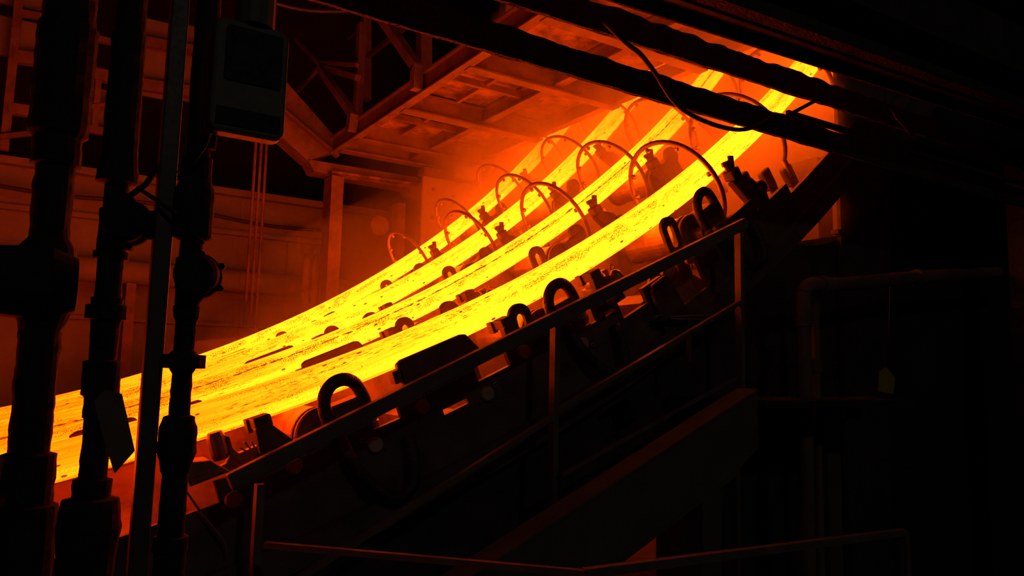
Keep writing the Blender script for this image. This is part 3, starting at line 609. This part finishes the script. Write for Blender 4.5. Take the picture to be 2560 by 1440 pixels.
MB().prism([(4.869, 2.950, 3.073), (4.951, 2.950, 3.107), (5.057, 2.950, 3.036), (5.026, 2.950, 2.927), (4.853, 2.950, 2.945)], (0, .004, 0)).build('card', 'yellow_tag', t)
MB().tube([(4.955, 2.953, 3.096), (5.004, 2.953, 3.348), (5.046, 2.953, 3.739)], .003, 6).build('wire', 'cable_jacket', t)

# ================================================================== OVERHEAD BEAMS IN FRONT OF THE STRANDS
rough_bar(MB(), (-1.5, 2.6, 4.392), (9.5, 2.6, 4.392), .02, .130, .016, 420, 3).build('x', 'crusted_beam').name = 'overhead_beam'
tag(bpy.data.objects['overhead_beam'], 'crusted black overhead beam, lowest of the three crossing the glow', 'beam')
o = rough_bar(MB(), (-1.5, 2.62, 4.60), (9.5, 2.62, 4.76), .02, .135, .024, 420, 9).build('overhead_beam', 'crusted_beam')
tag(o, 'crusted black overhead beam with lumps, middle of the three crossing the glow', 'beam')
t = thing('crane_girder', (3, 2.1, 4.5), 'deep dark overhead girder along the top right with lit lower flange', 'beam')
MB().bar((-.5, 2.11, 4.425), (9.5, 2.11, 4.86), .18, .015).build('bottom_flange', 'crusted_beam', t)
MB().bar((-.5, 2.2, 4.402), (9.5, 2.2, 4.837), .012, .055).build('flange_lip', 'crusted_beam', t)
MB().prism([(-.5, 2.1, 4.41), (9.5, 2.1, 4.84), (9.5, 2.1, 5.5), (-.5, 2.1, 5.1)], (0, .03, 0)).build('web', 'dark_steel', t)
MB().bar((-.5, 2.1, 5.1), (9.5, 2.1, 5.5), .3, .03).build('top_flange', 'dark_steel', t)
MB().bar((-.5, 2.03, 4.62), (9.5, 2.03, 5.02), .13, .015).build('conduit_shelf', 'dark_steel', t)
t = thing('slim_channel', (7, 2.55, 4.3), 'slim dark channel beside the lowest crusted beam', 'beam')
MB().bar((3.35, 2.5, 4.42), (9.5, 2.5, 4.50), .02, .03).build('bar', 'crusted_beam', t)
o = MB().tube(curve_pts([(2.139, 2.600, 4.645), (2.213, 2.500, 4.507), (2.250, 2.450, 4.449), (2.340, 2.450, 4.383), (2.385, 2.450, 4.339), (2.449, 2.450, 4.281), (2.542, 2.450, 4.239), (2.684, 2.450, 4.218), (2.841, 2.450, 4.218), (2.979, 2.460, 4.248), (3.159, 2.500, 4.331), (3.256, 2.500, 4.395)], 5), .011, 8).build('hanging_cable', 'cable_jacket')
tag(o, 'black cable drooping over the overhead beams before the glow', 'cable')
o = MB().bar((3.347, 2.550, 4.395), (3.681, 2.550, 4.581), .018, .018).build('tie_rod', 'crusted_beam'); tag(o, 'short tie rod between the two crusted beams', 'rod')
o = MB().tube([(4.416, 2.550, 4.693), (4.391, 2.500, 4.610), (4.607, 2.500, 4.513)], .005, 8).build('conduit_stub', 'platform_steel'); tag(o, 'dim loose conduit hanging by the beams right of the column', 'conduit')
o = MB().tube(curve_pts([(1.2, 7.5, 6.9), (1.7, 7.5, 6.72), (2.3, 7.5, 6.72), (3.2, 7.5, 7.0)], 6), .018, 6).build('slack_cable', 'cable_jacket'); tag(o, 'slack cable looping above the platform truss', 'cable')

# ================================================================== FOREGROUND STANDING PIPES
def pixel_row_z(y): return 3.3146-(y-560)*.00089   # pipe profiles use image pixel rows, turned into heights at one camera depth
def stand(t, x, y, prof, mtl, n=18, name='pipe_run'):
    P = sorted([(pixel_row_z(d_), hw/1117.0) for d_, hw in prof], key=lambda q: q[0])  # rows and half-widths are image pixels, scaled to metres
    z0 = P[0][0]; return MB().lathe((x, y, z0), (0, 0, 1), [(z-z0, r) for z, r in P], n).build(name, mtl, t)
def roughen(o, amp, sc):
    for v in o.data.vertices:
        p = o.matrix_world @ v.co; k = noise.noise(v.co*sc+Vector((o.location.z, 3, 1)))*amp; v.co += Vector((v.co.x, v.co.y, 0)).normalized()*k if (abs(v.co.x)+abs(v.co.y)) > 1e-5 else Vector((0,0,0))
def dense(prof):   # subdivide profile so that it can be roughened
    out = []
    for (a, b) in zip(prof[:-1], prof[1:]):
        n = max(1, int(abs(b[0]-a[0])/14)); out += [(a[0]+(b[0]-a[0])*k/n, a[1]+(b[1]-a[1])*k/n) for k in range(n)]
    return out+[prof[-1]]
ax, ay = .044, 1.974
t = thing('valve_pipe', (ax, ay, 0), 'thick black standing pipe with bulky valve body, leftmost', 'pipe', 'standing pipes in the foreground')
o = stand(t, ax, ay, dense([(-700, 62), (40, 62), (45, 70), (330, 68), (342, 56), (412, 56), (414, 45), (600, 45), (625, 62), (700, 66), (790, 60), (830, 46), (1128, 46)]), 'black_pipe'); roughen(o, .004, 40)
o = stand(t, ax, ay, dense([(1128, 46), (1133, 60), (1250, 60), (1255, 72), (1700, 72), (1705, 60), (4200, 60)]), 'black_pipe', name='lower_run'); roughen(o, .004, 40)
MB().lathe((ax-.11, ay-.02, pixel_row_z(715)), (1, 0, 0), [(0, .04), (.02, .075), (.12, .085), (.17, .06)], 20).build('valve_bonnet', 'black_pipe', t)
ax, ay = .163, 1.891
t = thing('valve_pipe', (ax, ay, 0), 'black standing pipe with a round valve and hanging paper, left of the slim post', 'pipe', 'standing pipes in the foreground')
o = stand(t, ax, ay, dense([(-700, 36), (60, 36), (64, 40), (380, 42), (455, 50), (460, 28), (520, 28), (525, 34), (630, 34), (632, 40), (650, 40), (652, 30), (745, 30), (748, 38), (765, 36)]), 'black_pipe'); roughen(o, .0025, 50)
o = stand(t, ax, ay, dense([(765, 36), (766, 47), (800, 47), (802, 34), (900, 30), (905, 44), (985, 42), (990, 34), (1040, 34), (1042, 30), (1185, 32)]), 'black_pipe', name='coupling_run'); roughen(o, .0025, 50)
o = stand(t, ax, ay, dense([(1185, 32), (1188, 42), (1230, 42), (1235, 62), (1300, 70), (1420, 60), (1700, 50), (4200, 50)]), 'black_pipe', name='foot_run'); roughen(o, .003, 50)
def valve_disc(parent, cx_, cy_, cz_, r):
    v_ = MB().lathe((cx_, cy_+.03, cz_), (-.35, -1, 0), [(0, r*.9), (.02, r), (.035, r), (.04, r*.93), (.07, r*.9), (.085, r*.75)], 28).build('valve_cover', 'black_pipe', parent)
    for k in range(6):
        a = math.radians(30+60*k); MB().lathe((cx_+math.cos(a)*r*.93, cy_+.02-math.cos(a)*r*.33, cz_+math.sin(a)*r*.99), (-.35, -1, 0), [(0, .008), (.02, .008)], 6).build('bolt', 'black_pipe', v_)
    return v_
valve_disc(t, ax+.035, ay-.04, pixel_row_z(562), .052)
MB().tube([(ax+.005, ay, pixel_row_z(510)), (ax+.055, ay-.03, pixel_row_z(455)), (ax+.075, ay-.03, pixel_row_z(410))], .007, 8).build('lever', 'black_pipe', t)
o = MB().prism([(0.146, 1.800, 2.928), (0.164, 1.800, 2.949), (0.193, 1.800, 2.941), (0.226, 1.800, 2.822), (0.193, 1.800, 2.779), (0.151, 1.800, 2.904)], (0.004, .003, 0)).build('paper_sheet', 'paper_tag')
tag(o, 'limp pale paper sheet hanging on the black pipe before the glow', 'paper')
cx_, cy_ = .256, 1.836
t = thing('slim_post', (cx_, cy_, 0), 'slim smooth square post between the two valve pipes', 'post')
MB().box((cx_-.019, cy_-.019, 0), (cx_+.019, cy_+.019, 4.6)).build('post_tube', 'post_paint', t, .004)
MB().box((cx_-.03, cy_-.03, 0), (cx_+.03, cy_+.03, .02)).build('base_plate', 'post_paint', t)
ax, ay = .312, 1.801
t = thing('valve_pipe', (ax, ay, 0), 'black standing pipe with round valve, flange and union, right of the slim post', 'pipe', 'standing pipes in the foreground')
o = stand(t, ax, ay, dense([(-700, 30), (380, 30), (384, 36), (440, 36), (460, 44), (470, 47), (585, 47), (592, 44), (600, 26), (640, 27), (645, 34), (760, 28), (765, 32), (790, 30), (800, 25), (872, 24), (876, 30), (882, 32)]), 'black_pipe'); roughen(o, .002, 60)
o = stand(t, ax, ay, [(882, 32), (883, 52), (916, 52), (917, 30)], 'black_pipe', 10, 'flange')
o = stand(t, ax, ay, dense([(917, 30), (930, 24), (1030, 24), (1034, 36), (1046, 38), (1060, 44), (1120, 44), (1140, 38), (1165, 34), (1172, 30), (1318, 30), (1320, 40), (1352, 40), (1354, 36), (1700, 36), (4200, 36)]), 'black_pipe', name='union_run'); roughen(o, .0022, 60)
valve_disc(t, ax+.022, ay-.04, pixel_row_z(690), .050)
o = MB().tube(curve_pts([(.20, 1.85, pixel_row_z(470)), (.24, 1.80, pixel_row_z(510)), (.29, 1.78, pixel_row_z(550)), (.33, 1.76, pixel_row_z(610))], 6), .005, 6).build('signal_wire', 'cable_jacket'); tag(o, 'thin black wire crossing from valve to valve behind the slim post', 'wire')
o = MB().tube(curve_pts([(.315, 1.74, pixel_row_z(280)), (.318, 1.72, pixel_row_z(350)), (.300, 1.74, pixel_row_z(400)), (.272, 1.80, pixel_row_z(428))], 6), .003, 6).build('drop_wire', 'cable_jacket'); tag(o, 'thin wire curving from the control box to the slim post', 'wire')
# control box
bx0, bx1, bz0, bz1, by = .312, .476, 3.515, 3.775, 1.70
t = thing('control_box', ((bx0+bx1)/2, by, bz0), 'grey-green control box with dark window hanging among the pipes', 'box')
out_ = [(x, by, z) for x, z in rbox2d((bx0+bx1)/2, (bz0+bz1)/2, bx1-bx0, bz1-bz0, .022)]
MB().prism(out_, (0, .05, 0)).build('housing', 'box_paint', t, .008)
MB().prism([(x, by-.004, z) for x, z in rbox2d((bx0+bx1)/2+.004, bz0+.18, .125, .125, .006)], (0, .004, 0)).build('window', 'box_window', t)
MB().box((bx0+.012, by-.003, bz0+.015), (bx1-.012, by, bz0+.055)).build('label_strip', 'box_window', t)
MB().lathe((.40, by+.03, bz1), (0, 0, 1), [(0, .045), (.08, .045), (.09, .035), (1.0, .035)], 14).build('hanger_pipe', 'box_paint', t)
MB().lathe((.33, by+.06, bz0-.03), (0, 0, 1), [(0, .012), (.03, .014)], 10).build('gland', 'black_pipe', t)

# ================================================================== STEAM (scattering haze round the upper strands)
m, nt, N, L = nodes_of('steam'); out = N('ShaderNodeOutputMaterial'); vol = N('ShaderNodeVolumeScatter'); L(vol.outputs[0], out.inputs['Volume'])
vol.inputs['Color'].default_value = (0.98, 0.97, 0.96, 1); vol.inputs['Anisotropy'].default_value = 0.15
geo = N('ShaderNodeNewGeometry'); n1 = N('ShaderNodeTexNoise'); n1.inputs['Scale'].default_value = 1.1; n1.inputs['Detail'].default_value = 2; n1.inputs['Roughness'].default_value = .6
L(geo.outputs['Position'], n1.inputs['Vector'])
mr = N('ShaderNodeMapRange'); mr.inputs[1].default_value = .42; mr.inputs[2].default_value = .68; mr.inputs[3].default_value = .5; mr.inputs[4].default_value = 3.2; L(n1.outputs[0], mr.inputs[0])
sp = N('ShaderNodeSeparateXYZ'); L(geo.outputs['Position'], sp.inputs[0])
hx = N('ShaderNodeMapRange'); hx.interpolation_type = 'SMOOTHSTEP'; hx.inputs[1].default_value = 4.0; hx.inputs[2].default_value = 5.6; hx.inputs[3].default_value = .025; L(sp.outputs[0], hx.inputs[0])
mu = N('ShaderNodeMath'); mu.operation = 'MULTIPLY'; L(mr.outputs[0], mu.inputs[0]); L(hx.outputs[0], mu.inputs[1]); L(mu.outputs[0], vol.inputs['Density'])
MATS['steam'] = m
st = MB(); T = arange(21, 60, 1.5)
A = [G(q, .30 if q < 35 else .30+min(.6, (q-35)*.12), 3.22) for q in T]; B = [G(q, -.35-.95*min(1, max(0, (q-21)/18))+.2*math.sin(q*.6), 3.22) for q in T]
st.strip(A, B, (0, 6.05, 0)); o = st.build('steam_cloud', 'steam')
tag(o, 'orange-lit steam billowing round the upper ends of the strands', 'steam', None, 'stuff')
